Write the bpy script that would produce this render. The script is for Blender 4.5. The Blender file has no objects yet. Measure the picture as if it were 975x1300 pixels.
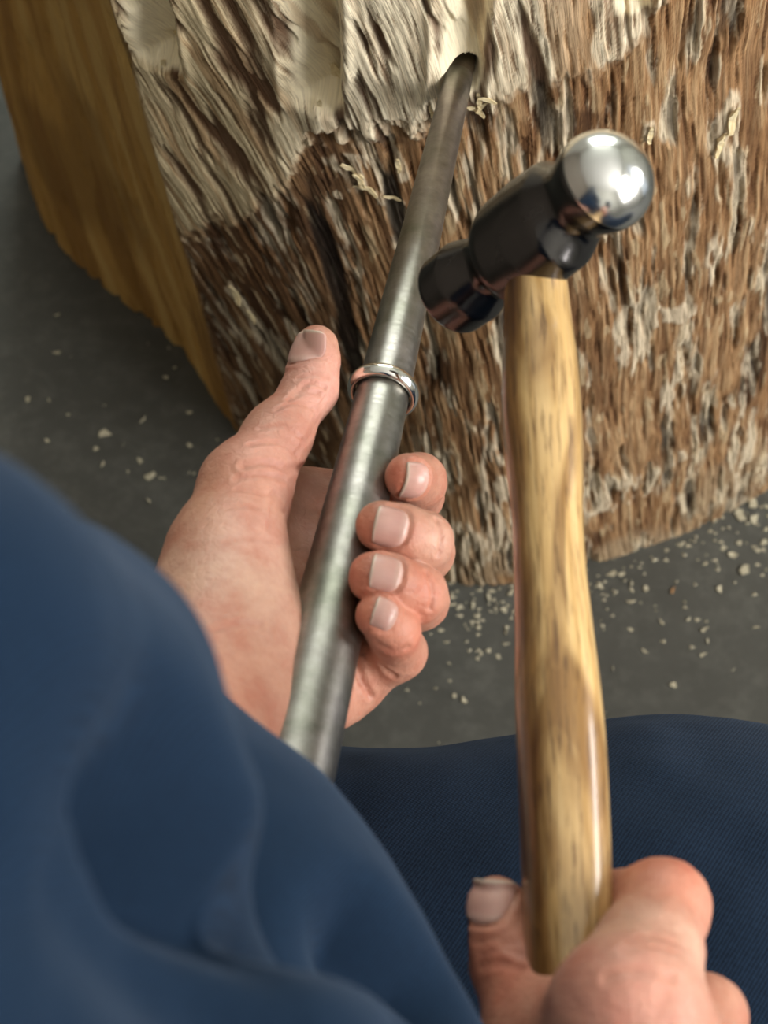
import bpy, bmesh, math, random
import numpy as np
from mathutils import Vector, Matrix

random.seed(7)
rng = np.random.default_rng(7)
scene = bpy.context.scene
COL = scene.collection

# ------------------------------------------------------------------ camera
PITCH = math.radians(60.0)
CAM = np.array([0.0, 0.0, 0.914])
FPX = 2200.0
FW = np.array([0.0, math.cos(PITCH), -math.sin(PITCH)])
UP = np.array([0.0, math.sin(PITCH), math.cos(PITCH)])
RT = np.array([1.0, 0.0, 0.0])

cam_data = bpy.data.cameras.new('camera')
cam = bpy.data.objects.new('camera', cam_data)
COL.objects.link(cam)
cam.location = CAM
cam.rotation_euler = (math.pi / 2 - PITCH, 0, 0)
cam_data.sensor_fit = 'VERTICAL'
cam_data.sensor_height = 36.0
cam_data.lens = FPX / 1300.0 * 36.0
cam_data.clip_start = 0.02
cam_data.dof.use_dof = True
cam_data.dof.focus_distance = 0.600
cam_data.dof.aperture_fstop = 16.0
scene.camera = cam

# ------------------------------------------------------------------ world, lights, exposure
w = bpy.data.worlds.new('world'); scene.world = w
w.use_nodes = True
bg = w.node_tree.nodes['Background']
bg.inputs[0].default_value = (0.80, 0.90, 1.0, 1); bg.inputs[1].default_value = 0.6
vs = scene.view_settings
vs.view_transform = 'Standard'; vs.look = 'None'; vs.gamma = 1.0; vs.use_curve_mapping = False
vs.exposure = 0.12

def area_light(name, loc, target, sx, sy, power, color):
    l = bpy.data.lights.new(name, 'AREA'); l.shape = 'RECTANGLE'
    l.size = sx; l.size_y = sy; l.energy = power; l.color = color
    o = bpy.data.objects.new(name, l); COL.objects.link(o)
    o.location = loc
    d = Vector(target) - Vector(loc)
    o.rotation_euler = d.to_track_quat('-Z', 'Z').to_euler()
    return o
# daylight entering through the two workshop windows
area_light('window_daylight', (1.87, -0.85, 1.45), (0.0, -0.85, 1.45), 1.5, 1.5, 88, (1.0, 0.97, 0.93))
area_light('door_daylight', (1.87, 0.50, 1.02), (0.0, 0.50, 1.02), 0.6, 1.95, 42, (1.0, 0.98, 0.95))
area_light('window_daylight', (0.25, 2.72, 1.75), (0.25, 0.0, 1.75), 1.5, 1.1, 40, (0.94, 1.0, 0.90))

# ------------------------------------------------------------------ helpers
def P(u, v, d):
    """world point that the photograph shows at pixel (u, v), at depth d metres"""
    return CAM + ((u - 487.5) / FPX * RT + (650.0 - v) / FPX * UP + FW) * d

def D(x, y, z):
    """world direction from camera-aligned axes: right, up, towards the viewer"""
    q = x * RT + y * UP - z * FW
    return q / np.linalg.norm(q)

_lat = rng.random((256, 256)).astype(np.float32)
def vn2(x, y, seed=0):
    x = np.asarray(x, np.float32) + seed * 17.31; y = np.asarray(y, np.float32) + seed * 9.77
    xi = np.floor(x).astype(np.int32); yi = np.floor(y).astype(np.int32)
    fx = x - xi; fy = y - yi
    fx = fx * fx * (3 - 2 * fx); fy = fy * fy * (3 - 2 * fy)
    a = _lat[xi & 255, yi & 255]; b = _lat[(xi + 1) & 255, yi & 255]
    c = _lat[xi & 255, (yi + 1) & 255]; d = _lat[(xi + 1) & 255, (yi + 1) & 255]
    return (a * (1 - fx) + b * fx) * (1 - fy) + (c * (1 - fx) + d * fx) * fy
def fbm2(x, y, seed=0, octv=4):
    s = 0; a = 0.5; t = 0
    for i in range(octv):
        s = s + a * vn2(x * 2 ** i, y * 2 ** i, seed + i * 3); t += a; a *= 0.5
    return s / t
_lat3 = rng.random((32, 32, 32)).astype(np.float32)
def vn3(Q):
    i = np.floor(Q).astype(np.int32); f = Q - i; f = f * f * (3 - 2 * f)
    r = 0
    for dx in (0, 1):
        for dy in (0, 1):
            for dz in (0, 1):
                wgt = (f[:, 0] if dx else 1 - f[:, 0]) * (f[:, 1] if dy else 1 - f[:, 1]) * (f[:, 2] if dz else 1 - f[:, 2])
                r = r + wgt * _lat3[(i[:, 0] + dx) & 31, (i[:, 1] + dy) & 31, (i[:, 2] + dz) & 31]
    return r
def sstep(a, b, x):
    t = np.clip((x - a) / (b - a), 0, 1)
    return t * t * (3 - 2 * t)

def mesh_from_arrays(name, V, F, smooth=True, colors=None, cname='tint', uv=None):
    """V (n,3), F (m,4) or (m,3)"""
    me = bpy.data.meshes.new(name)
    V = np.asarray(V, np.float32); F = np.asarray(F, np.int32)
    n = F.shape[1]
    me.vertices.add(len(V)); me.vertices.foreach_set('co', V.ravel())
    me.loops.add(F.size); me.loops.foreach_set('vertex_index', F.ravel())
    me.polygons.add(len(F))
    me.polygons.foreach_set('loop_start', np.arange(0, F.size, n, dtype=np.int32))
    me.polygons.foreach_set('use_smooth', np.full(len(F), smooth))
    me.update(calc_edges=True)
    if colors is not None:
        at = me.color_attributes.new(cname, 'FLOAT_COLOR', 'POINT')
        at.data.foreach_set('color', np.asarray(colors, np.float32).ravel())
    if uv is not None:
        ul = me.uv_layers.new(name='UVMap')
        ul.data.foreach_set('uv', np.asarray(uv, np.float32)[F.ravel()].ravel())
    me.validate()
    return me

def link(name, me, mat, parent=None):
    o = bpy.data.objects.new(name, me); COL.objects.link(o)
    if mat is not None:
        me.materials.clear(); me.materials.append(mat)
    if parent is not None:
        o.parent = parent
        o.matrix_parent_inverse = parent.matrix_basis.inverted()
    return o

def empty(name, loc=(0, 0, 0)):
    o = bpy.data.objects.new(name, None); COL.objects.link(o); o.location = loc
    o.empty_display_size = 0.02
    return o

def tag(o, label=None, cat=None, group=None, kind=None):
    if label: o['label'] = label
    if cat: o['category'] = cat
    if group: o['group'] = group
    if kind: o['kind'] = kind
    return o

def frame_from(axis, hint):
    a = np.asarray(axis, float); a = a / np.linalg.norm(a)
    b = np.asarray(hint, float); b = b - a * a.dot(b); b = b / np.linalg.norm(b)
    return a, b, np.cross(a, b)

def lathe(profile, origin, axis, hint, seg=64, ry=1.0, rz=1.0):
    """profile: list of (x along axis, radius[, ky, kz]); closed caps"""
    a, b, c = frame_from(axis, hint)
    V = []; F = []
    for pr in profile:
        x, r = pr[0], pr[1]
        ky, kz = (pr[2], pr[3]) if len(pr) > 2 else (ry, rz)
        ang = np.arange(seg) * 2 * math.pi / seg
        V.append(np.asarray(origin) + a * x + np.outer(np.cos(ang) * r * ky, b) + np.outer(np.sin(ang) * r * kz, c))
    n = len(profile)
    V = np.concatenate(V)
    for i in range(n - 1):
        for j in range(seg):
            k = (j + 1) % seg
            F.append((i * seg + j, i * seg + k, (i + 1) * seg + k, (i + 1) * seg + j))
    U = np.stack([np.tile(np.arange(seg) / seg, n), np.repeat([p[0] for p in profile], seg)], 1)
    return V, np.array(F), U

def box_bm(bm, cx, cy, cz, sx, sy, sz, bevel=0.0):
    r = bmesh.ops.create_cube(bm, size=1.0)
    bmesh.ops.scale(bm, vec=(sx, sy, sz), verts=r['verts'])
    bmesh.ops.translate(bm, vec=(cx, cy, cz), verts=r['verts'])
    if bevel:
        ed = list({e for v in r['verts'] for e in v.link_edges})
        bmesh.ops.bevel(bm, geom=ed, offset=bevel, segments=2, affect='EDGES')
def bm_obj(name, bm, mat, parent=None):
    me = bpy.data.meshes.new(name); bm.to_mesh(me); bm.free()
    return link(name, me, mat, parent)

# ---- signed-distance modelling -----------------------------------------------------------
def rcone(Q, a, b, r1, r2):
    a = np.asarray(a, np.float32); ab = np.asarray(b, np.float32) - a
    t = np.clip(((Q - a) @ ab) / max(ab @ ab, 1e-12), 0, 1)
    return np.linalg.norm(Q - a - t[:, None] * ab, axis=1) - (r1 + (r2 - r1) * t)
def ellip(Q, c, axes, rad):
    L = (Q - np.asarray(c, np.float32)) @ np.asarray(axes, np.float32).T
    k0 = np.linalg.norm(L / rad, axis=1) + 1e-9
    k1 = np.linalg.norm(L / np.square(rad), axis=1) + 1e-9
    return k0 * (k0 - 1) / k1
def smin(a, b, k):
    h = np.maximum(k - np.abs(a - b), 0) / k
    return np.minimum(a, b) - h * h * k * 0.25
def smax(a, b, k): return -smin(-a, -b, k)

def surface_nets(f, lo, hi, h):
    lo = np.asarray(lo, float); n = np.ceil((np.asarray(hi) - lo) / h).astype(int) + 1
    xs = [lo[i] + h * np.arange(n[i]) for i in range(3)]
    q = 4                                            # coarse pass first, full resolution only near the surface
    nc = (n + q - 1) // q
    cg = np.stack(np.meshgrid(*[lo[i] + h * (q * np.arange(nc[i]) + (q - 1) / 2) for i in range(3)], indexing='ij'), -1).reshape(-1, 3).astype(np.float32)
    cf = np.concatenate([f(c) for c in np.array_split(cg, max(1, len(cg) // 60000))]).reshape(nc)
    F = np.repeat(np.repeat(np.repeat(cf, q, 0), q, 1), q, 2)[:n[0], :n[1], :n[2]].astype(np.float32)
    idn = np.argwhere(np.abs(F) < h * q * 1.7)
    pn = (idn * h + lo).astype(np.float32)
    F[tuple(idn.T)] = np.concatenate([f(c) for c in np.array_split(pn, max(1, len(pn) // 60000))])
    S = F < 0
    acc = np.zeros(tuple(n - 1) + (3,), np.float32); cnt = np.zeros(n - 1, np.float32)
    nx, ny, nz = n - 1
    for ax in range(3):
        o1 = [0, 0, 0]
        for p in (0, 1):
            for q in (0, 1):
                o = [0, 0, 0]; others = [k for k in range(3) if k != ax]
                o[others[0]] = p; o[others[1]] = q
                e = list(o); e[ax] = 1
                A = F[o[0]:o[0] + nx, o[1]:o[1] + ny, o[2]:o[2] + nz]
                B = F[e[0]:e[0] + nx, e[1]:e[1] + ny, e[2]:e[2] + nz]
                m = (A < 0) != (B < 0)
                t = np.where(m, A / np.where(m, A - B, 1), 0)
                for k in range(3):
                    acc[..., k] += np.where(m, t if k == ax else o[k], 0)
                cnt += m
    cell = cnt > 0
    idx = -np.ones(n - 1, np.int64); idx[cell] = np.arange(cell.sum())
    ii = np.argwhere(cell)
    V = (ii + acc[cell] / cnt[cell][:, None]) * h + lo
    Q = []
    for ax in range(3):
        b, c = [(1, 2), (2, 0), (0, 1)][ax]
        sl0 = [slice(None)] * 3; sl1 = [slice(None)] * 3
        sl0[ax] = slice(0, -1); sl1[ax] = slice(1, None)
        m = S[tuple(sl0)] != S[tuple(sl1)]
        e = np.argwhere(m)
        e = e[(e[:, b] > 0) & (e[:, c] > 0) & (e[:, b] < n[b] - 1) & (e[:, c] < n[c] - 1)]
        st = S[tuple(sl0)][tuple(e.T)]
        def cid(db, dc):
            q = e.copy(); q[:, b] += db; q[:, c] += dc
            return idx[tuple(q.T)]
        quad = np.stack([cid(-1, -1), cid(0, -1), cid(0, 0), cid(-1, 0)], 1)
        quad[~st] = quad[~st][:, ::-1]
        Q.append(quad)
    return V.astype(np.float32), np.concatenate(Q)

def grad(f, V, e=2e-4):
    g = np.stack([f(V + np.eye(3, dtype=np.float32)[k] * e) - f(V - np.eye(3, dtype=np.float32)[k] * e) for k in range(3)], 1)
    return g / np.maximum(np.linalg.norm(g, axis=1, keepdims=True), 1e-9)
def project(f, V, it=2, lim=0.002):
    for _ in range(it):
        V = V - grad(f, V) * np.clip(f(V), -lim, lim)[:, None] * 0.9
    return V.astype(np.float32)
def subdivide(V, F):
    E = np.concatenate([F[:, [0, 1]], F[:, [1, 2]], F[:, [2, 3]], F[:, [3, 0]]])
    key = np.sort(E, 1)
    u, inv = np.unique(key, axis=0, return_inverse=True); inv = inv.reshape(-1)
    n = len(V); m = len(F)
    mid = V[u].mean(1); cen = V[F].mean(1)
    ei = (inv + n).reshape(4, m); ci = np.arange(m) + n + len(u)
    F2 = np.concatenate([np.stack([F[:, 0], ei[0], ci, ei[3]], 1), np.stack([F[:, 1], ei[1], ci, ei[0]], 1),
                         np.stack([F[:, 2], ei[2], ci, ei[1]], 1), np.stack([F[:, 3], ei[3], ci, ei[2]], 1)])
    return np.concatenate([V, mid, cen]).astype(np.float32), F2
def sdf_mesh(f, lo, hi, h, sub=1, fine=None):
    V, F = surface_nets(f, lo, hi, h)
    V = project(f, V, 2, h)
    for i in range(sub):
        V, F = subdivide(V, F)
        V = project(f, V, 2 if i == 0 else 1, h)
    if fine is not None:
        V = (V - grad(f, V) * (fine(V) - f(V))[:, None]).astype(np.float32)
    return V, F

# ------------------------------------------------------------------ material helpers
class NT:
    def __init__(self, name):
        self.m = bpy.data.materials.new(name); self.m.use_nodes = True
        self.t = self.m.node_tree; self.b = self.t.nodes['Principled BSDF']
    def n(self, typ, **kw):
        o = self.t.nodes.new(typ)
        for k, v in kw.items():
            if k.startswith('i_'):
                key = k[2:]; key = int(key) if key.isdigit() else key.replace('_', ' ')
                o.inputs[key].default_value = v
            else: setattr(o, k, v)
        return o
    def l(self, a, b): self.t.links.new(a, b)
    def set(self, **kw):
        for k, v in kw.items(): self.b.inputs[k.replace('_', ' ')].default_value = v
    def coords(self, kind='Object', scale=(1, 1, 1), rot=(0, 0, 0)):
        c = self.n('ShaderNodeTexCoord'); mp = self.n('ShaderNodeMapping')
        mp.inputs['Scale'].default_value = scale; mp.inputs['Rotation'].default_value = rot
        self.l(c.outputs[kind], mp.inputs[0]); return mp.outputs[0]
    def noise(self, vec, scale=5, detail=4, rough=0.5, dist=0):
        o = self.n('ShaderNodeTexNoise'); o.inputs['Scale'].default_value = scale; o.inputs['Detail'].default_value = detail
        o.inputs['Roughness'].default_value = rough; o.inputs['Distortion'].default_value = dist
        if vec is not None: self.l(vec, o.inputs['Vector'])
        return o.outputs['Fac']
    def ramp(self, fac, stops):
        o = self.n('ShaderNodeValToRGB'); cr = o.color_ramp
        while len(cr.elements) < len(stops): cr.elements.new(0.5)
        for e, (p, c) in zip(cr.elements, stops):
            e.position = p; e.color = (c[0], c[1], c[2], 1) if hasattr(c, '__len__') else (c, c, c, 1)
        self.l(fac, o.inputs[0]); return o.outputs[0]
    def mix(self, a, b, fac=0.5, mode='MIX'):
        o = self.n('ShaderNodeMix', data_type='RGBA', blend_type=mode)
        for s, v in ((0, fac), (6, a), (7, b)):
            if hasattr(v, 'links') or hasattr(v, 'is_linked'): self.l(v, o.inputs[s])
            elif s == 0: o.inputs[0].default_value = v
            else: o.inputs[s].default_value = (v[0], v[1], v[2], 1)
        return o.outputs[2]
    def bump(self, h, strength=0.3, dist=0.001, normal=None):
        o = self.n('ShaderNodeBump'); o.inputs['Strength'].default_value = strength; o.inputs['Distance'].default_value = dist
        self.l(h, o.inputs['Height'])
        if normal is not None: self.l(normal, o.inputs['Normal'])
        return o.outputs[0]

def mat_plain(name, col, rough=0.6, scale=8, var=0.15, metallic=0):
    t = NT(name); v = t.coords('Object')
    f = t.noise(v, scale, 5, 0.6)
    t.l(t.ramp(f, [(0.3, [c * (1 - var) for c in col]), (0.7, [min(1, c * (1 + var)) for c in col])]), t.b.inputs['Base Color'])
    t.set(Roughness=rough, Metallic=metallic); return t.m

def mat_floor():
    t = NT('floor_paint'); v = t.coords('Object')
    f = t.noise(v, 6, 6, 0.65); g = t.noise(v, 90, 3, 0.6)
    c = t.ramp(f, [(0.3, (0.052, 0.052, 0.044)), (0.7, (0.085, 0.085, 0.074))])
    c = t.mix(c, t.ramp(g, [(0.45, 0.75), (0.75, 1.5)]), 0.5, 'MULTIPLY')
    t.l(c, t.b.inputs['Base Color']); t.set(Roughness=0.55)
    t.l(t.bump(g, 0.15, 0.001), t.b.inputs['Normal']); return t.m

def mat_stump():
    t = NT('weathered_stump_wood')
    a = t.n('ShaderNodeAttribute', attribute_name='tint')
    uv = t.coords('UV', (1, 1, 1))
    def fac(k):
        m = t.n('ShaderNodeMath', operation='MULTIPLY'); t.l(a.outputs['Alpha'], m.inputs[0]); m.inputs[1].default_value = k; return m.outputs[0]
    mp = t.n('ShaderNodeMapping'); mp.inputs['Scale'].default_value = (1900, 75, 1); t.l(uv, mp.inputs[0])
    f = t.noise(mp.outputs[0], 1, 5, 0.6)
    mp2 = t.n('ShaderNodeMapping'); mp2.inputs['Scale'].default_value = (620, 32, 1); t.l(uv, mp2.inputs[0])
    g = t.noise(mp2.outputs[0], 1, 5, 0.65, 0.4)
    c = t.mix(a.outputs['Color'], t.ramp(f, [(0.34, (0.46, 0.40, 0.35)), (0.5, 1.0), (0.66, 1.32)]), fac(0.9), 'MULTIPLY')
    c = t.mix(c, t.ramp(g, [(0.3, (0.60, 0.50, 0.42)), (0.5, 1.0), (0.8, 1.2)]), fac(0.55), 'MULTIPLY')
    t.l(c, t.b.inputs['Base Color']); t.set(Roughness=0.85)
    t.b.inputs['Specular IOR Level'].default_value = 0.18
    nb = t.bump(g, 0.18, 0.0010); nb = t.bump(f, 0.40, 0.0006, nb)
    # the sawn, smooth face carries far less relief: alpha channel of the tint
    mx = t.n('ShaderNodeMix', data_type='VECTOR')
    geo = t.n('ShaderNodeNewGeometry')
    t.l(a.outputs['Alpha'], mx.inputs[0]); t.l(geo.outputs['Normal'], mx.inputs[4]); t.l(nb, mx.inputs[5])
    t.l(mx.outputs[1], t.b.inputs['Normal']); return t.m

def mat_splinter(name, c1, c2):
    t = NT(name); v = t.coords('Object', (40, 300, 300))
    f = t.noise(v, 3, 4, 0.6)
    t.l(t.ramp(f, [(0.3, c1), (0.7, c2)]), t.b.inputs['Base Color']); t.set(Roughness=0.8)
    t.l(t.bump(f, 0.4, 0.0005), t.b.inputs['Normal']); return t.m

def mat_steel(name, col, rough, streak=True):
    t = NT(name); t.set(Metallic=1.0)
    uv = t.n('ShaderNodeTexCoord').outputs['UV']
    mp = t.n('ShaderNodeMapping'); mp.inputs['Scale'].default_value = (6, 900, 1); t.l(uv, mp.inputs[0])
    f = t.noise(mp.outputs[0], 1, 6, 0.7)
    v = t.coords('Object'); g = t.noise(v, 160, 5, 0.65); k = t.noise(v, 30, 4, 0.6)
    c = t.ramp(g, [(0.3, [x * 0.72 for x in col]), (0.6, col), (0.85, [min(1, x * 1.2) for x in col])])
    c = t.mix(c, t.ramp(k, [(0.35, (0.62, 0.64, 0.52)), (0.65, (1.12, 1.05, 1.05))]), 0.8, 'MULTIPLY')
    t.l(c, t.b.inputs['Base Color'])
    r = t.ramp(f, [(0.25, rough * 0.75), (0.75, min(1, rough * 1.35))])
    t.l(r, t.b.inputs['Roughness'])
    if streak: t.l(t.bump(f, 0.12, 0.0003), t.b.inputs['Normal'])
    return t.m

def mat_chrome(name, col, rough):
    t = NT(name); v = t.coords('Object')
    f = t.noise(v, 220, 4, 0.6)
    t.l(t.ramp(f, [(0.3, [c * 0.94 for c in col]), (0.7, col)]), t.b.inputs['Base Color'])
    t.l(t.ramp(f, [(0.3, rough * 0.7), (0.7, rough * 1.3)]), t.b.inputs['Roughness'])
    t.set(Metallic=1.0); return t.m

def mat_handle():
    t = NT('varnished_ash')
    uv = t.n('ShaderNodeTexCoord').outputs['UV']
    def mp(sx, sy, loc=0):
        m = t.n('ShaderNodeMapping'); m.inputs['Scale'].default_value = (sx, sy, 1); m.inputs['Location'].default_value = (loc, loc, 0)
        t.l(uv, m.inputs[0]); return m.outputs[0]
    f = t.noise(mp(26, 14), 1, 5, 0.6, 0.3)
    g = t.noise(mp(75, 60, 3), 1, 4, 0.6)
    k = t.noise(mp(5, 16, 1.3), 1, 3, 0.5, 0.8)
    c = t.ramp(f, [(0.25, (0.34, 0.18, 0.055)), (0.45, (0.58, 0.36, 0.135)), (0.72, (0.74, 0.52, 0.25))])
    c = t.mix(c, t.ramp(g, [(0.36, (0.25, 0.18, 0.12)), (0.47, (1, 1, 1))]), 0.8, 'MULTIPLY')
    c = t.mix(c, t.ramp(k, [(0.36, (0.34, 0.24, 0.13)), (0.52, (1, 1, 1))]), 0.85, 'MULTIPLY')
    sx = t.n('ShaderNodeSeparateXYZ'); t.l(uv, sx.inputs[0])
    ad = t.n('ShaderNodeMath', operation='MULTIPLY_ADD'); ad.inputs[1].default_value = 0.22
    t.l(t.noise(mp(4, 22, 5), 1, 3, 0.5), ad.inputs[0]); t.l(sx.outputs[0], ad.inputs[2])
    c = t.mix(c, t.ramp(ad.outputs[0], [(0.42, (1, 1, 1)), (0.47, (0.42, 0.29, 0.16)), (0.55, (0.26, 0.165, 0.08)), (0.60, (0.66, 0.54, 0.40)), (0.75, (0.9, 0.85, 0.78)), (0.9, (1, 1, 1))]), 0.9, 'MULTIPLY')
    t.l(c, t.b.inputs['Base Color'])
    t.set(Roughness=0.35, Coat_Weight=0.7, Coat_Roughness=0.09)
    t.l(t.bump(g, 0.08, 0.0004), t.b.inputs['Normal']); return t.m

def mat_skin():
    t = NT('skin'); v = t.coords('Object')
    a = t.n('ShaderNodeAttribute', attribute_name='tint')
    f = t.noise(v, 75, 5, 0.6); g = t.noise(v, 420, 3, 0.6)
    c = t.mix(a.outputs['Color'], t.ramp(f, [(0.32, (0.90, 0.70, 0.66)), (0.5, (1.0, 0.96, 0.95)), (0.68, (1.10, 1.10, 1.08))]), 0.9, 'MULTIPLY')
    c = t.mix(c, t.ramp(g, [(0.3, (0.93, 0.86, 0.84)), (0.65, (1.04, 1.04, 1.04))]), 0.7, 'MULTIPLY')
    t.l(c, t.b.inputs['Base Color'])
    t.set(Roughness=0.48)
    t.b.inputs['Specular IOR Level'].default_value = 0.4
    t.b.inputs['Subsurface Weight'].default_value = 0.18
    t.b.inputs['Subsurface Radius'].default_value = (1.0, 0.35, 0.2)
    t.b.inputs['Subsurface Scale'].default_value = 0.003
    vo = t.n('ShaderNodeTexVoronoi', feature='DISTANCE_TO_EDGE'); vo.inputs['Scale'].default_value = 750
    t.l(v, vo.inputs['Vector'])
    vp = t.n('ShaderNodeTexVoronoi', feature='DISTANCE_TO_EDGE'); vp.inputs['Scale'].default_value = 260
    vd = t.n('ShaderNodeTexNoise', i_Scale=120.0, i_Detail=3.0); t.l(v, vd.inputs['Vector'])
    vm = t.n('ShaderNodeVectorMath', operation='MULTIPLY_ADD'); vm.inputs[1].default_value = (0.012, 0.012, 0.012)
    t.l(vd.outputs['Color'], vm.inputs[0]); t.l(v, vm.inputs[2]); t.l(vm.outputs[0], vp.inputs['Vector'])
    n0 = t.bump(t.ramp(vp.outputs['Distance'], [(0.0, 0.0), (0.12, 1.0)]), 0.22, 0.0005)
    n1 = t.bump(vo.outputs['Distance'], 0.3, 0.0004, n0)
    n2 = t.bump(g, 0.25, 0.0005, n1)
    t.l(n2, t.b.inputs['Normal']); return t.m

def mat_nail():
    t = NT('fingernail'); uv = t.n('ShaderNodeTexCoord').outputs['UV']
    sx = t.n('ShaderNodeSeparateXYZ'); t.l(uv, sx.inputs[0])
    c = t.ramp(sx.outputs[0], [(0.0, (0.56, 0.33, 0.27)), (0.10, (0.60, 0.39, 0.33)), (0.3, (0.56, 0.31, 0.26)), (0.88, (0.58, 0.34, 0.285)), (0.945, (0.64, 0.49, 0.40)), (1.0, (0.62, 0.50, 0.41))])
    mp = t.n('ShaderNodeMapping'); mp.inputs['Scale'].default_value = (2, 26, 1); t.l(uv, mp.inputs[0])
    f = t.noise(mp.outputs[0], 1, 3, 0.5)
    c = t.mix(c, t.ramp(f, [(0.3, 0.92), (0.7, 1.05)]), 0.6, 'MULTIPLY')
    t.l(c, t.b.inputs['Base Color']); t.set(Roughness=0.3)
    t.b.inputs['Subsurface Weight'].default_value = 0.1; t.b.inputs['Subsurface Scale'].default_value = 0.001
    t.l(t.bump(f, 0.1, 0.0003), t.b.inputs['Normal']); return t.m

def mat_cloth(name, c1, c2, wale, bump):
    t = NT(name)
    v = t.coords('Object', (1, 1, 1), (0, 0, math.radians(35)))
    wv = t.n('ShaderNodeTexWave'); wv.inputs['Scale'].default_value = wale; wv.inputs['Distortion'].default_value = 1.2
    wv.inputs['Detail'].default_value = 2; wv.inputs['Detail Scale'].default_value = 3; t.l(v, wv.inputs['Vector'])
    wv2 = t.n('ShaderNodeTexWave', bands_direction='Y'); wv2.inputs['Scale'].default_value = wale * 1.3; wv2.inputs['Distortion'].default_value = 1.5
    t.l(v, wv2.inputs['Vector'])
    n = t.noise(v, 700, 3, 0.7); k = t.noise(v, 14, 4, 0.6)
    h = t.mix(wv.outputs['Color'], wv2.outputs['Color'], 0.35)
    h = t.mix(h, n, 0.45)
    c = t.ramp(h, [(0.25, c1), (0.75, c2)])
    c = t.mix(c, t.ramp(k, [(0.3, 0.82), (0.7, 1.15)]), 0.6, 'MULTIPLY')
    t.l(c, t.b.inputs['Base Color']); t.set(Roughness=0.85)
    t.b.inputs['Sheen Weight'].default_value = 0.10; t.b.inputs['Sheen Roughness'].default_value = 0.5
    t.b.inputs['Sheen Tint'].default_value = (0.5, 0.65, 0.9, 1)
    t.b.inputs['Specular IOR Level'].default_value = 0.1
    t.l(t.bump(h, bump, 0.0004), t.b.inputs['Normal']); return t.m

# ------------------------------------------------------------------ the room
X0, X1, Y0, Y1, ZC = -2.0, 1.75, -2.5, 2.6, 2.5
M_floor = mat_floor()
M_wall = mat_plain('wall_plaster', (0.62, 0.61, 0.56), 0.9, 3, 0.05)
M_wall_dark = mat_plain('wall_dark_boards', (0.20, 0.17, 0.14), 0.9, 3, 0.1)
M_ceil = mat_plain('ceiling_paint', (0.80, 0.79, 0.76), 0.9, 3, 0.03)
M_frame = mat_plain('window_frame_paint', (0.7, 0.7, 0.68), 0.5, 12, 0.05)
def slab(name, c, s, mat):
    bm = bmesh.new(); box_bm(bm, 0, 0, 0, *s)
    o = bm_obj(name, bm, mat); o.location = c; o['kind'] = 'structure'; return o
slab('floor', ((X0 + X1) / 2, (Y0 + Y1) / 2, -0.05), (X1 - X0, Y1 - Y0, 0.1), M_floor)
slab('ceiling', ((X0 + X1) / 2, (Y0 + Y1) / 2, ZC + 0.05), (X1 - X0, Y1 - Y0, 0.1), M_ceil)
slab('wall_left', (X0 - 0.05, (Y0 + Y1) / 2, ZC / 2), (0.1, Y1 - Y0, ZC), M_wall_dark)
slab('wall_back', ((X0 + X1) / 2, Y0 - 0.05, ZC / 2), (X1 - X0, 0.1, ZC), M_wall)
def holed_wall(name, along, fixed, lo, hi, w0, w1, z0, z1, mat, thick=0.1):
    bm = bmesh.new()
    for a, b, c, d in ((lo, w0, 0, ZC), (w1, hi, 0, ZC), (w0, w1, 0, z0), (w0, w1, z1, ZC)):
        if along == 'y': box_bm(bm, fixed, (a + b) / 2, (c + d) / 2, thick, b - a, d - c)
        else: box_bm(bm, (a + b) / 2, fixed, (c + d) / 2, b - a, thick, d - c)
    o = bm_obj(name, bm, mat); o['kind'] = 'structure'; return o
bm = bmesh.new()                                     # right wall with a window opening and a doorway
for a, b, c, d in ((Y0, -1.6, 0, ZC), (-0.1, 0.2, 0, ZC), (0.8, Y1, 0, ZC), (-1.6, -0.1, 0, 0.70), (-1.6, -0.1, 2.20, ZC), (0.2, 0.8, 2.0, ZC)):
    box_bm(bm, X1 + 0.05, (a + b) / 2, (c + d) / 2, 0.1, b - a, d - c)
bm_obj('wall_right', bm, M_wall)['kind'] = 'structure'
holed_wall('wall_front', 'x', Y1 + 0.05, X0, X1, -0.5, 1.0, 1.2, 2.3, M_wall)
def window(name, along, fixed, w0, w1, z0, z1):
    bm = bmesh.new(); t = 0.05
    def bar(a, b, c, d):
        if along == 'y': box_bm(bm, fixed, (a + b) / 2, (c + d) / 2, 0.05, b - a, d - c)
        else: box_bm(bm, (a + b) / 2, fixed, (c + d) / 2, b - a, 0.05, d - c)
    bar(w0, w0 + t, z0, z1); bar(w1 - t, w1, z0, z1); bar(w0, w1, z0, z0 + t); bar(w0, w1, z1 - t, z1)
    mid = (w0 + w1) / 2; bar(mid - 0.02, mid + 0.02, z0, z1)
    o = bm_obj(name, bm, M_frame); o['kind'] = 'structure'
window('window_1', 'y', X1 + 0.03, -1.6, -0.1, 0.70, 2.20)
bm = bmesh.new()
for a, b, c, d in ((0.2, 0.25, 0, 2.0), (0.75, 0.8, 0, 2.0), (0.2, 0.8, 1.95, 2.0)): box_bm(bm, X1 + 0.03, (a + b) / 2, (c + d) / 2, 0.06, b - a, d - c)
bm_obj('door_1', bm, M_frame)['kind'] = 'structure'
window('window_2', 'x', Y1 + 0.03, -0.5, 1.0, 1.2, 2.3)

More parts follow.
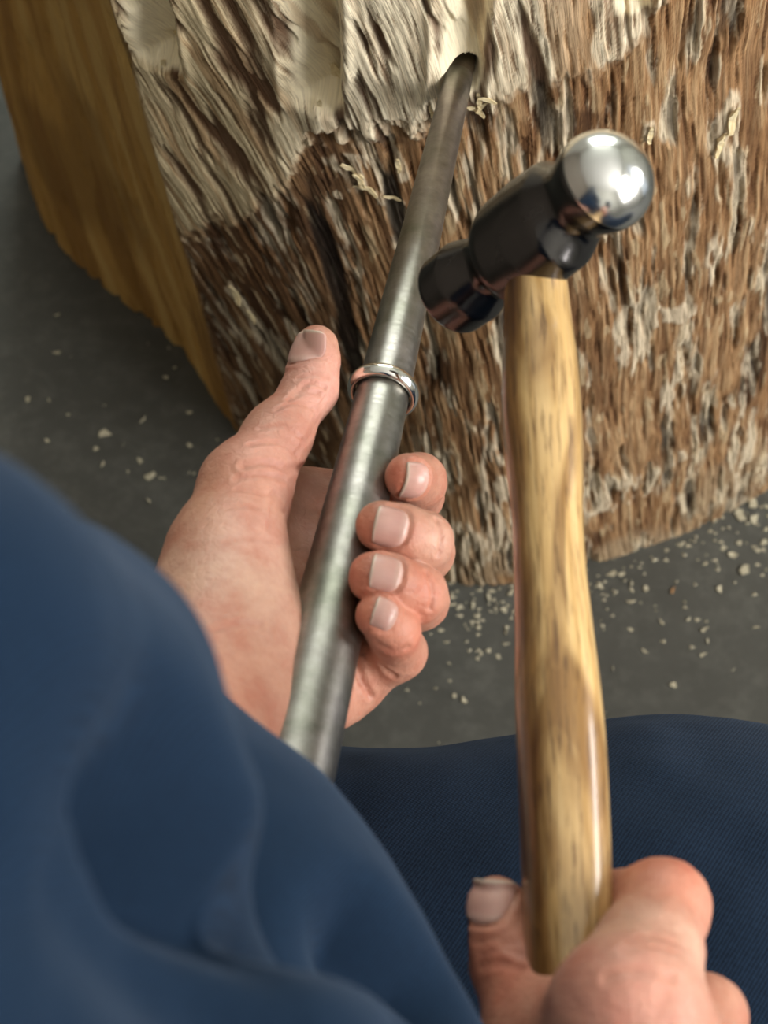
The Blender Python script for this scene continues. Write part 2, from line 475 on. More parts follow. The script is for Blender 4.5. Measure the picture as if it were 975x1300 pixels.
# ------------------------------------------------------------------ tree stump
#STUMPGEO
BASE = [(-.249, .810), (-.217, .734), (-.141, .657), (-.092, .585), (-.018, .522), (.048, .478), (.122, .492), (.236, .5445), (.315, .66), (.33, .80), (.20, .95), (0., .99), (-.17, .93)]
TOP_ = [(-.243, .800), (-.222, .700), (-.165, .595), (-.109, .487), (-.035, .468), (.045, .466), (.135, .478), (.245, .535), (.325, .65), (.34, .80), (.20, .96), (0., 1.0), (-.17, .93)]
ZTOP = 0.52
def catmull(pts, n_per):
    pts = np.array(pts, float); out = []
    for i in range(len(pts) - 1):
        p1, p2 = pts[i], pts[i + 1]
        p0 = pts[i - 1] if i > 0 else 2 * p1 - p2
        p3 = pts[i + 2] if i + 2 < len(pts) else 2 * p2 - p1
        t = np.linspace(0, 1, n_per, endpoint=False)[:, None]
        out.append(0.5 * (2 * p1 + (p2 - p0) * t + (2 * p0 - 5 * p1 + 4 * p2 - p3) * t ** 2 + (3 * p1 - p0 - 3 * p2 + p3) * t ** 3))
    out.append(pts[-1:]); return np.concatenate(out)
def resample(c, step):
    d = np.concatenate([[0], np.cumsum(np.linalg.norm(np.diff(c, axis=0), axis=1))])
    n = max(3, int(d[-1] / step)); t = np.linspace(0, d[-1], n)
    return np.stack([np.interp(t, d, c[:, 0]), np.interp(t, d, c[:, 1])], 1), d[-1]
def outline(C):
    a = catmull(C[0:4], 60); b = catmull(C[3:9], 60); c = catmull(C[8:] + C[:1], 30)
    return a, b, c
def stump_columns():
    """columns of the trunk's side: base xy, top xy, running arc length s (0 at the sawn edge), segment id"""
    segs = []
    for k, step in ((0, 0.0018), (1, 0.00055), (2, 0.02)):
        b = outline(BASE)[k]; t = outline(TOP_)[k]
        _, L = resample(b, 0.01); n = int(L / step)
        db = np.concatenate([[0], np.cumsum(np.linalg.norm(np.diff(b, axis=0), axis=1))])
        dt = np.concatenate([[0], np.cumsum(np.linalg.norm(np.diff(t, axis=0), axis=1))])
        q = np.linspace(0, 1, n, endpoint=False)
        B = np.stack([np.interp(q * db[-1], db, b[:, i]) for i in (0, 1)], 1)
        T = np.stack([np.interp(q * dt[-1], dt, t[:, i]) for i in (0, 1)], 1)
        s = q * (db[-1] + dt[-1]) / 2
        if k == 0: s = s - (db[-1] + dt[-1]) / 2
        if k == 2: s = s + Lf
        if k == 1: Lf = (db[-1] + dt[-1]) / 2
        segs.append((B, T, s, np.full(n, k)))
    return [np.concatenate([g[i] for g in segs]) for i in range(4)]
#ENDSTUMPGEO

# axis of the ring mandrel (needed for the hole in the wood)
MA = P(584, 90, 0.660); MB_ = P(390, 900, 0.473)
MDIR = (MA - MB_) / np.linalg.norm(MA - MB_)          # towards the thin end

# zones of the bark, in metres along the trunk's side (s) and above the floor (z)
PALE = np.array([(-0.01, 0.235), (0.0045, 0.2541), (0.0179, 0.2711), (0.0268, 0.2932), (0.0388, 0.2932), (0.0544, 0.3219), (0.0679, 0.3362), (0.0761, 0.3662), (0.0843, 0.3884), (0.1081, 0.391), (0.1357, 0.4001), (0.1499, 0.4053), (0.1588, 0.4131), (0.167, 0.4249), (0.1849, 0.4275), (0.1961, 0.4366), (0.2058, 0.4483), (0.2125, 0.4627), (0.2177, 0.4666), (0.24, 0.50), (0.5, 0.54)])
DARK = [(0.0395, 0.258, 0.0276, 0.0457), (0.0485, 0.2098, 0.0335, 0.0873), (0.0209, 0.1473, 0.0238, 0.0886), (0.094, 0.1785, 0.0238, 0.0496), (0.0656, 0.3102, 0.0179, 0.026), (0.1476, 0.2203, 0.0105, 0.0247), (0.1924, 0.4027, 0.0127, 0.0104), (0.1916, 0.3167, 0.0142, 0.0221), (0.3221, 0.1733, 0.0105, 0.0496), (0.2349, 0.0274, 0.0328, 0.0182), (0.1081, 0.3857, 0.0201, 0.0039)]  # dark wood; the last, thin one is shade painted under the pale lip
BLACK = [(0.1193, 0.3375, 0.0045, 0.0274), (0.088, 0.2815, 0.0062, 0.0756), (0.097, 0.21, 0.006, 0.05)]
SCAR = [(0.0559, 0.415, 0.0026, 0.0110), (0.0306, 0.3701, 0.0034, 0.0150), (0.0231, 0.3923, 0.0024, 0.0195), (0.0644, 0.4033, 0.0036, 0.0100), (0.047, 0.384, 0.0015, 0.012)]
WHITE = [(0.1014, 0.3636, 0.0157, 0.0091), (0.1059, 0.348, 0.0104, 0.0091), (0.12, 0.3688, 0.006, 0.0118), (0.1193, 0.3454, 0.0045, 0.0026), (0.1879, 0.1004, 0.0097, 0.0612), (0.2565, 0.0808, 0.0239, 0.0209), (0.258, 0.3871, 0.0067, 0.0273), (0.2699, 0.2984, 0.0067, 0.0248), (0.2215, 0.3962, 0.0029, 0.0078), (0.1812, 0.0534, 0.0201, 0.0274), (0.0932, 0.3415, 0.003, 0.0039), (0.1387, 0.3858, 0.0045, 0.0117), (0.2088, 0.1303, 0.0134, 0.0339), (0.0291, 0.2137, 0.0082, 0.0131), (0.0365, 0.1994, 0.0053, 0.0078), (0.2901, 0.1056, 0.0096, 0.0091), (0.2401, 0.2372, 0.0097, 0.0339), (0.2565, 0.2554, 0.0134, 0.0092), (0.2714, 0.1785, 0.0067, 0.0326), (0.1603, 0.1264, 0.0052, 0.0235), (0.334, 0.0938, 0.009, 0.0587)]
GROOVES = [(0.0150, 0.395, 0.0150, 0.019), (0.0855, 0.399, 0.0130, 0.021), (0.1425, 0.418, 0.0105, 0.010), (0.2030, 0.459, 0.0090, 0.006)]

def build_stump():
    B, T, s, k = stump_columns()
    NZ = 600
    z = np.linspace(0, ZTOP, NZ); t = (z / ZTOP)[:, None, None]
    XY = B[None] * (1 - t) + T[None] * t
    nc = len(s)
    Pt = np.concatenate([XY, np.broadcast_to(z[:, None, None], (NZ, nc, 1))], -1)
    S = np.broadcast_to(s[None], (NZ, nc)).astype(np.float32); Z = np.broadcast_to(z[:, None], (NZ, nc)).astype(np.float32)
    tan = np.roll(XY, -1, 1) - np.roll(XY, 1, 1)
    N = np.stack([tan[..., 1], -tan[..., 0], np.zeros_like(tan[..., 0])], -1)
    N /= np.maximum(np.linalg.norm(N, axis=-1, keepdims=True), 1e-9)
    bark = sstep(-0.001, 0.004, S)                       # 0 on the sawn face
    bark = np.where(np.broadcast_to(k[None] == 2, S.shape), 1.0, bark)
    # fibre fields
    wob = (fbm2(S * 22, Z * 12, 5) - 0.5) * 0.006 + (Z - 0.3) * (0.18 + 0.14 * sstep(0.20, 0.02, S)) * bark
    fib = fbm2((S + wob) * 820, Z * 42, 1, 3)
    fib2 = fbm2((S + wob) * 330, Z * 16, 2, 4)
    lump = fbm2(S * 30, Z * 18, 3, 4)
    flake = fbm2((S + wob) * 120, Z * 22, 4, 5)
    flake2 = fbm2((S + wob) * 330, Z * 50, 8, 4)
    tone0 = fbm2(S * 40, Z * 12, 33)
    jit = (fbm2(S * 160, Z * 120, 9, 4) - 0.5)
    # pale, freshly scraped area above an uneven line
    zb = np.interp(S, PALE[:, 0], PALE[:, 1]) + jit * 0.026 + (fib2 - 0.5) * 0.014 + (fib - 0.5) * 0.012
    pale = sstep(-0.007, 0.008, Z - zb) * bark
    lip = sstep(0.078, 0.088, S) * sstep(0.152, 0.142, S)
    def blob(L, soft=0.55, nz=1.1, sk=0.15):
        m = np.zeros_like(S)
        for a, b, ra, rb in L:
            d = np.sqrt(((S - a + (Z - b) * sk) / (ra * 1.15)) ** 2 + ((Z - b) / (rb * 1.15)) ** 2)
            m = np.maximum(m, 1 - d)
        return sstep(0.0, soft, m + (flake - 0.5) * nz + (fib2 - 0.5) * 0.5 - 0.02) * sstep(-0.45, -0.15, m)
    dark = blob(DARK, 0.5, 0.9); black = blob(BLACK, 0.35, 0.8); scar = blob(SCAR, 0.2, 0.9, 0.40)
    dz = sstep(0.118, 0.080, S + jit * 0.02) * (1 - pale) * bark
    dark = np.maximum(dark, dz * (0.55 + 0.45 * sstep(0.60, 0.42, tone0)))
    white = blob(WHITE, 0.2, 1.5) * sstep(0.40, 0.52, flake2) * (1 - pale)
    # random flaking of pale slivers over the brown part, thicker low down and to the right
    fl = sstep(0.625, 0.665, flake + 0.04 * sstep(0.14, 0.26, S)) * sstep(0.36, 0.46, flake2) * (1 - pale) * bark * (1 - 0.9 * dark)
    fl2 = sstep(0.67, 0.71, flake2) * (1 - pale) * bark
    # --- relief
    h = np.zeros_like(S)
    rel0 = bark * ((fib2 - 0.5) * 0.0011 + (fib - 0.5) * 0.0010)
    h += bark * (lump - 0.5) * 0.006 + rel0
    h += (1 - bark) * ((fbm2(S * 8, Z * 5, 11) - 0.5) * 0.010 + (fbm2(S * 120, Z * 6, 12) - 0.5) * 0.0012)
    h += pale * (0.0015 + 0.0035 * lip) - scar * 0.0022 - black * 0.0015
    h += white * 0.0005 + fl * 0.0004 + fl2 * 0.0002
    h += bark * np.where(sstep(0.30, 0.26, fib) > 0.5, -0.0007, 0) * (1 - 0.4 * pale)
    gro = np.zeros_like(S)
    for a, zb0, wd, dp in GROOVES:
        d = (S - a + (fbm2(Z * 30, S * 0, 20) - 0.5) * 0.004) / (wd * (0.9 + 0.25 * fbm2(Z * 40, S * 30, 21)))
        prof = np.where(d < 0.5, sstep(-1.05, 0.55, d), sstep(1.0, 0.5, d))      # gouge cut: long left slope, steep right wall
        e = prof * sstep(-0.001, 0.010, Z - zb0 - jit * 0.006)
        gro = np.maximum(gro, sstep(0.05, 0.25, e)); h -= dp * e * bark
        h += 0.0015 * np.exp(-((np.abs(d) - 1.08) / 0.16) ** 2) * sstep(-0.006, 0.004, Z - zb0) * bark
    h -= rel0 * gro * 0.85
    # hole that takes the mandrel
    rel = Pt - MA; ax = rel @ MDIR
    rad = np.linalg.norm(rel - ax[..., None] * MDIR, axis=-1)
    hole = sstep(0.0078, 0.0058, rad) * (np.abs(ax) < 0.05) * bark
    h = h * (1 - hole) - hole * 0.032
    Pt = Pt + N * h[..., None]
    # --- albedo of the wood, plus the shade painted under the pale lip
    def C(*c): return np.array(c, np.float32)
    def mixc(col, c, m): return col * (1 - m[..., None]) + c * m[..., None]
    col = np.broadcast_to(C(0.29, 0.158, 0.072), S.shape + (3,)).copy()
    tone = fbm2(S * 18, Z * 9, 30)
    col = mixc(col, C(0.38, 0.225, 0.11), sstep(0.42, 0.68, tone))
    col = mixc(col, C(0.52, 0.35, 0.19), sstep(0.5, 0.70, fib) * 0.7)
    col = mixc(col, C(0.11, 0.048, 0.020), sstep(0.40, 0.26, fib) * 0.85)
    col = mixc(col, C(0.12, 0.058, 0.028), sstep(0.46, 0.33, fib2) * 0.5)
    low = sstep(0.16, 0.02, Z) * sstep(0.10, 0.2, S)
    col = mixc(col, C(0.40, 0.32, 0.21), low * sstep(0.42, 0.6, lump) * 0.5)
    col = mixc(col, C(0.060, 0.028, 0.014), dark * 0.86)
    col = mixc(col, C(0.22, 0.11, 0.045), dark * sstep(0.52, 0.64, fib) * 0.6)
    col = mixc(col, C(0.58, 0.46, 0.29), fl * 0.75)
    col = mixc(col, C(0.52, 0.40, 0.24), fl2 * 0.65)
    col = mixc(col, C(0.70, 0.60, 0.44), white * np.where(S > 0.17, 0.75, 0.85))
    col = mixc(col, C(0.022, 0.017, 0.015), black * 0.9)
    left = sstep(0.10, 0.05, S)
    pc = mixc(np.broadcast_to(C(0.84, 0.75, 0.56), S.shape + (3,)).copy(), C(0.56, 0.45, 0.265), left * 0.8)
    pc = mixc(pc, C(0.38, 0.22, 0.10), sstep(0.46, 0.34, fib2) * (0.28 + 0.35 * left))
    pc = mixc(pc, C(0.16, 0.075, 0.03), sstep(0.36, 0.25, fib) * 0.75)
    pc = mixc(pc, C(0.42, 0.24, 0.11), sstep(0.145, 0.19, S) * sstep(0.50, 0.40, flake) * 0.8)
    pc = mixc(pc, C(0.12, 0.055, 0.028), scar * 0.9)
    pc = mixc(pc, C(0.92, 0.82, 0.60), gro)
    pc = mixc(pc, C(0.42, 0.25, 0.11), gro * sstep(0.62, 0.70, fib2) * 0.5)
    col = mixc(col, np.float32(1) * pc, pale) if False else col * (1 - pale[..., None]) + pc * pale[..., None]
    tanc = np.broadcast_to(C(0.43, 0.245, 0.068), S.shape + (3,)).copy()
    g1 = fbm2(S * 70 + fbm2(S * 10, Z * 6, 41) * 3, Z * 3.5, 40, 4)
    tanc = mixc(tanc, C(0.26, 0.13, 0.034), sstep(0.50, 0.34, g1) * 0.8)
    tanc = mixc(tanc, C(0.56, 0.37, 0.13), sstep(0.55, 0.75, g1) * 0.7)
    tanc = mixc(tanc, C(0.19, 0.10, 0.03), sstep(0.5, 0.7, fbm2(S * 14, Z * 9, 44)) * 0.5)
    col = tanc * (1 - bark[..., None]) + col * bark[..., None]
    rgba = np.concatenate([col, ((0.25 + 0.75 * bark) * (1 - 0.7 * gro))[..., None]], -1)
    V = Pt.reshape(-1, 3); ids = np.arange(NZ * nc).reshape(NZ, nc)
    a = ids[:-1]; b = ids[1:]
    F = np.stack([a, np.roll(a, -1, 1), np.roll(b, -1, 1), b], -1).reshape(-1, 4)
    UV = np.stack([S + wob, Z], -1).reshape(-1, 2)
    # top of the trunk, slightly dished, with annual rings left to the material
    cen = np.array([0.04, 0.73, ZTOP - 0.004])
    rings = []; n0 = len(V); prev = ids[-1]; Vx = []; Fx = []; Cx = []; Ux = []
    topv = Pt[-1]
    for f in (0.8, 0.5, 0.2, 0.02):
        ring = cen + (topv - cen) * f; ring[:, 2] = ZTOP - 0.003 * (1 - f)
        cur = np.arange(n0, n0 + nc); n0 += nc
        Vx.append(ring); Cx.append(np.tile(C(0.62, 0.50, 0.33, 1), (nc, 1))); Ux.append(np.stack([s * 0 + f * 0.3, s], 1))
        Fx.append(np.stack([prev, np.roll(prev, -1), np.roll(cur, -1), cur], 1)); prev = cur
    V = np.concatenate([V] + Vx); F = np.concatenate([F] + Fx)
    rgba = np.concatenate([rgba.reshape(-1, 4)] + Cx); UV = np.concatenate([UV] + Ux)
    me = mesh_from_arrays('trunk', V, F, True, rgba, 'tint', UV)
    def at(sv, zv):
        j = int(np.argmin(np.abs(s - sv) + (k == 2) * 9)); i = int(round(zv / ZTOP * (NZ - 1)))
        return Pt[i, j], N[i, j]
    return me, at

M_stump = mat_stump()
stump = tag(empty('tree_stump', (0.05, 0.73, 0)), 'rough weathered wooden stump with scooped grooves, mandrel pushed into its side', 'stump')
me, stump_at = build_stump()
link('trunk', me, M_stump, stump)

M_spl_pale = mat_splinter('pale_splinter', (0.62, 0.47, 0.22), (0.85, 0.74, 0.50))
M_spl_white = mat_splinter('white_splinter', (0.55, 0.50, 0.42), (0.80, 0.76, 0.68))
def sliver_mesh(name, L, W, th, curl, seed):
    """thin curled sliver, ragged ends, with thickness"""
    r = random.Random(seed); n = 7
    V = []; F = []
    for i in range(n):
        q = i / (n - 1); x = (q - 0.5) * L
        wd = W * (0.35 + 0.65 * math.sin(math.pi * min(1, max(0, q * 0.9 + 0.08)))) * r.uniform(0.75, 1.15)
        zz = curl * (q - 0.4) ** 2 * 4; off = r.uniform(-0.15, 0.15) * W
        V += [(x, off - wd / 2, zz), (x, off + wd / 2, zz + r.uniform(-.2, .2) * W), (x, off + wd / 2, zz - th + r.uniform(-.2, .2) * W), (x, off - wd / 2, zz - th)]
    for i in range(n - 1):
        for j in range(4):
            F.append((i * 4 + j, i * 4 + (j + 1) % 4, i * 4 + 4 + (j + 1) % 4, i * 4 + 4 + j))
    F += [(3, 2, 1, 0), (n * 4 - 4, n * 4 - 3, n * 4 - 2, n * 4 - 1)]
    return mesh_from_arrays(name, np.array(V), np.array(F), False)
sl_meshes = [sliver_mesh('splinter', 0.013, 0.0030, 0.0007, 0.0013, i) for i in range(6)]
def orient(o, p, xdir, zdir):
    x, z_, y = frame_from(xdir, zdir); y = -y
    M = Matrix(((x[0], y[0], z_[0], p[0]), (x[1], y[1], z_[1], p[1]), (x[2], y[2], z_[2], p[2]), (0, 0, 0, 1)))
    o.matrix_basis = (o.parent.matrix_basis.inverted() @ M) if o.parent else M
    o.matrix_parent_inverse = Matrix()
spl = [(0.0895, .4085, 1.3, .55, 0), (0.0915, .4060, 1.1, .3, 0), (0.087, .4030, .7, -.2, 0), (0.020, .402, 1.0, .5, 0), (0.016, .398, .8, -.4, 0),
       (0.152, .416, .7, .2, 0), (0.1535, .411, .6, -.5, 0), (0.151, .408, .8, .9, 0), (0.155, .418, .6, 1.2, 0), (0.1335, .412, .6, .1, 0),
       (0.1000, .362, .9, .9, 1), (0.1035, .358, .7, .6, 1), (0.107, .351, .8, .9, 1), (0.104, .348, .6, 1.2, 1), (0.120, .371, .7, .1, 1), (0.118, .346, .6, 1.4, 1),
       (0.2215, .396, .8, 0.1, 1), (0.258, .392, 1.3, 0.05, 1), (0.256, .377, 1.1, -.05, 1), (0.0295, .215, 1.2, .25, 1), (0.037, .199, .8, .35, 1)]
for i, (sv, zv, sc, ang, kind) in enumerate(spl):
    p, n = stump_at(sv, zv)
    me_s = sl_meshes[i % 6] if kind == 0 else sl_meshes[i % 6].copy() if i < 12 else sl_meshes[(i + 1) % 6]
    o = bpy.data.objects.new('splinter', me_s); COL.objects.link(o); o.parent = stump
    if not me_s.materials: me_s.materials.append(M_spl_pale if kind == 0 else M_spl_white)
    hor = np.cross(n, (0, 0, 1.0)); hor /= np.linalg.norm(hor)
    xd = np.array([0, 0, 1.0]) * math.cos(ang) + hor * math.sin(ang)
    orient(o, p + n * 0.0008, xd, n); o.scale = (sc, sc, sc)

# ------------------------------------------------------------------ ring mandrel
LM = np.linalg.norm(MA - MB_)
def mand_depth(v): return 1.0 / (1 / 0.473 + (1 / 0.66 - 1 / 0.473) * (900 - v) / 810.0)
def mand_pt(v):
    u = 390 + (584 - 390) * (900 - v) / 810.0
    return P(u, v, mand_depth(v))
def mand_x(v): return float((mand_pt(v) - MB_) @ MDIR)
prof_px = [(100, 35.5), (250, 50), (450, 63), (530, 69), (631, 80), (760, 92), (900, 103)]
mx = [mand_x(v) for v, _ in prof_px]; mr = [wp / 2 / FPX * mand_depth(v) for v, wp in prof_px]
def mand_r(x):
    c = np.polyfit(mx, mr, 2); return float(np.polyval(c, x))
M_steel = mat_steel('worn_steel', (0.36, 0.35, 0.335), 0.36)
M_steel_dark = mat_steel('dark_steel_end', (0.30, 0.26, 0.23), 0.42)
mandrel = tag(empty('ring_mandrel', MB_), 'tapered steel ring mandrel held in left hand, thin end in the stump', 'mandrel')
xs = np.linspace(-0.075, LM - 0.004, 60)
pr = [(-0.0765, 0.001), (-0.0765, mand_r(-0.02) - 0.0015), (-0.075, mand_r(-0.02))] + [(x, mand_r(max(x, -0.02))) for x in xs]
V, F, U = lathe(pr, MB_, MDIR, UP, 72); link('shaft', mesh_from_arrays('shaft', V, F, True, uv=U), M_steel, mandrel)
rt = mand_r(LM - 0.004)
pr = [(LM - 0.004, rt - 0.0004), (LM - 0.0035, rt - 0.0006), (LM - 0.002, rt - 0.0002), (LM + 0.025, rt - 0.0008), (LM + 0.028, rt - 0.002), (LM + 0.028, 0.0005)]
V, F, U = lathe(pr, MB_, MDIR, UP, 48); link('tip', mesh_from_arrays('tip', V, F, True, uv=U), M_steel_dark, mandrel)

# ------------------------------------------------------------------ silver ring on the mandrel
xr = mand_x(497); rr = mand_r(xr)
V = []; F = []
ns, nr = 96, 20
a_, b_, c_ = frame_from(MDIR + 0.03 * RT, UP)
cen = MB_ + MDIR * xr
for i in range(ns):
    th = 2 * math.pi * i / ns; rd = b_ * math.cos(th) + c_ * math.sin(th)
    for j in range(nr):
        ph = 2 * math.pi * j / nr
        ca, sa = math.cos(ph), math.sin(ph)
        out = rr + 0.0011 + (0.0020 * ca if ca > 0 else 0.0009 * ca)     # flat inside, domed outside
        V.append(cen + rd * out + a_ * 0.0026 * sa * (1 if ca > 0 else 1.0))
for i in range(ns):
    for j in range(nr):
        F.append((i * nr + j, i * nr + (j + 1) % nr, ((i + 1) % ns) * nr + (j + 1) % nr, ((i + 1) % ns) * nr + j))
me = mesh_from_arrays('ring', np.array(V), np.array(F), True)
M_silver = mat_chrome('polished_silver', (0.90, 0.88, 0.84), 0.10)
tag(link('ring', me, M_silver), 'polished silver band ring slipped onto the steel mandrel', 'ring')

# ------------------------------------------------------------------ hammer
def ham_d(v): return 1.0 / (1 / 0.480 + (1 / 0.400 - 1 / 0.480) * (v - 330) / 900.0)
H0 = P(679, 325, ham_d(325)); H1 = P(722, 1180, ham_d(1180))
HDIR = (H1 - H0) / np.linalg.norm(H1 - H0)              # from head to grip
hl = [(318, 678, 74), (345, 679, 78), (400, 682, 84), (450, 685, 93), (490, 686, 99), (540, 688, 101), (600, 692, 96), (660, 695, 90), (720, 698, 91), (800, 703, 99), (880, 708, 109), (960, 713, 113), (1080, 718, 114), (1180, 722, 113), (1280, 726, 112), (1420, 730, 112), (1560, 735, 112), (1580, 735, 104)]
hb, hc = None, None
_, hb, hc = frame_from(HDIR, UP)
V = []; F = []; U = []
seg = 56; ctr = catmull([(v, u, ) for v, u, wpx in hl], 6); wd = catmull([(v, wpx) for v, u, wpx in hl], 6)
xax, yax, zax = frame_from(HDIR, RT)
for i in range(len(ctr)):
    v, u = ctr[i]; d = ham_d(v); c0 = P(u, v, d); r = wd[i][1] / 2 / FPX * d
    for j in range(seg):
        a = 2 * math.pi * j / seg; cx, sy = math.cos(a), math.sin(a)
        e = 0.86; cx2 = math.copysign(abs(cx) ** e, cx); sy2 = math.copysign(abs(sy) ** e, sy)
        V.append(c0 + yax * cx2 * r + zax * sy2 * r * 1.18); U.append((j / seg, (v - 318) / 900 * 0.2))
n = len(ctr)
for i in range(n - 1):
    for j in range(seg):
        F.append((i * seg + j, i * seg + (j + 1) % seg, (i + 1) * seg + (j + 1) % seg, (i + 1) * seg + j))
c_i = len(V); V.append(P(735, 1583, ham_d(1583))); U.append((0, 0)); V.append(P(678, 317, ham_d(317))); U.append((0, 0))
F = np.array(F)
F = np.concatenate([F, [((n - 1) * seg + j, (n - 1) * seg + (j + 1) % seg, c_i, c_i) for j in range(seg)]]) if False else F
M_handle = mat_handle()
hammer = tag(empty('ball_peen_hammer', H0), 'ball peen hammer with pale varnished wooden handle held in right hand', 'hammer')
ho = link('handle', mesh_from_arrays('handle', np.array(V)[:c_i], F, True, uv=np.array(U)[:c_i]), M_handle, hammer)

# head: axis from the flat striking face (far, lower left) to the polished ball (near, upper right)
hx = P(768, 237, 0.452) - P(590, 350, 0.500)
hx = hx - HDIR * (hx @ HDIR); hx /= np.linalg.norm(hx)
HC = P(679, 296, 0.477)
def head_lathe(name, prof, mat, parent, seg=64):
    V, F, U = lathe(prof, HC, hx, -HDIR, seg)
    return link(name, mesh_from_arrays(name, V, F, True, uv=U), mat, parent)
M_head = mat_chrome('dark_polished_steel', (0.10, 0.095, 0.095), 0.22)
M_ball = mat_chrome('mirror_steel', (0.84, 0.84, 0.82), 0.20)
def sm(pts, n=5): return [tuple(p) for p in catmull(pts, n)]
def dense(pts, step=0.0006):
    out = [pts[0]]
    for a, b in zip(pts[:-1], pts[1:]):
        m = max(1, int(math.hypot(b[0] - a[0], b[1] - a[1]) / step))
        for q in range(1, m + 1): out.append(tuple(x + (y - x) * q / m for x, y in zip(a, b)))
    # light rounding of the turned edges
    arr = np.array(out)
    for _ in range(2): arr[1:-1] = arr[1:-1] * 0.5 + (arr[:-2] + arr[2:]) * 0.25
    return [tuple(r) for r in arr]
head = head_lathe('head', dense([(-0.0400, 0.0004, 1, 1), (-0.0400, 0.0108, 1, 1), (-0.0385, 0.0125, 1, 1), (-0.0290, 0.0127, 1, 1), (-0.0265, 0.0118, 1, 1), (-0.0205, 0.0098, 1, 1.0), (-0.0180, 0.0098, 1.05, 1.0),
        (-0.0135, 0.0126, 1.22, 1.0), (-0.0115, 0.0130, 1.30, 1.0), (0.0, 0.0131, 1.36, 1.0), (0.0110, 0.0130, 1.30, 1.0), (0.0150, 0.0119, 1.10, 1.0), (0.0175, 0.0112, 1.0, 1.0), (0.0200, 0.0114, 1, 1), (0.0245, 0.0130, 1, 1), (0.0275, 0.01375, 1, 1), (0.0292, 0.0136, 1, 1)]), M_head, hammer)
rb = 0.0138; cb = 0.0288
prb = [(cb + rb * math.sin(a) * 0.92, max(0.0002, rb * math.cos(a))) for a in np.linspace(0.0, math.pi / 2, 40)]
prb = [(prb[0][0] - 0.0012, prb[0][1] - 0.0008)] + prb
head_lathe('ball', prb, M_ball, hammer)

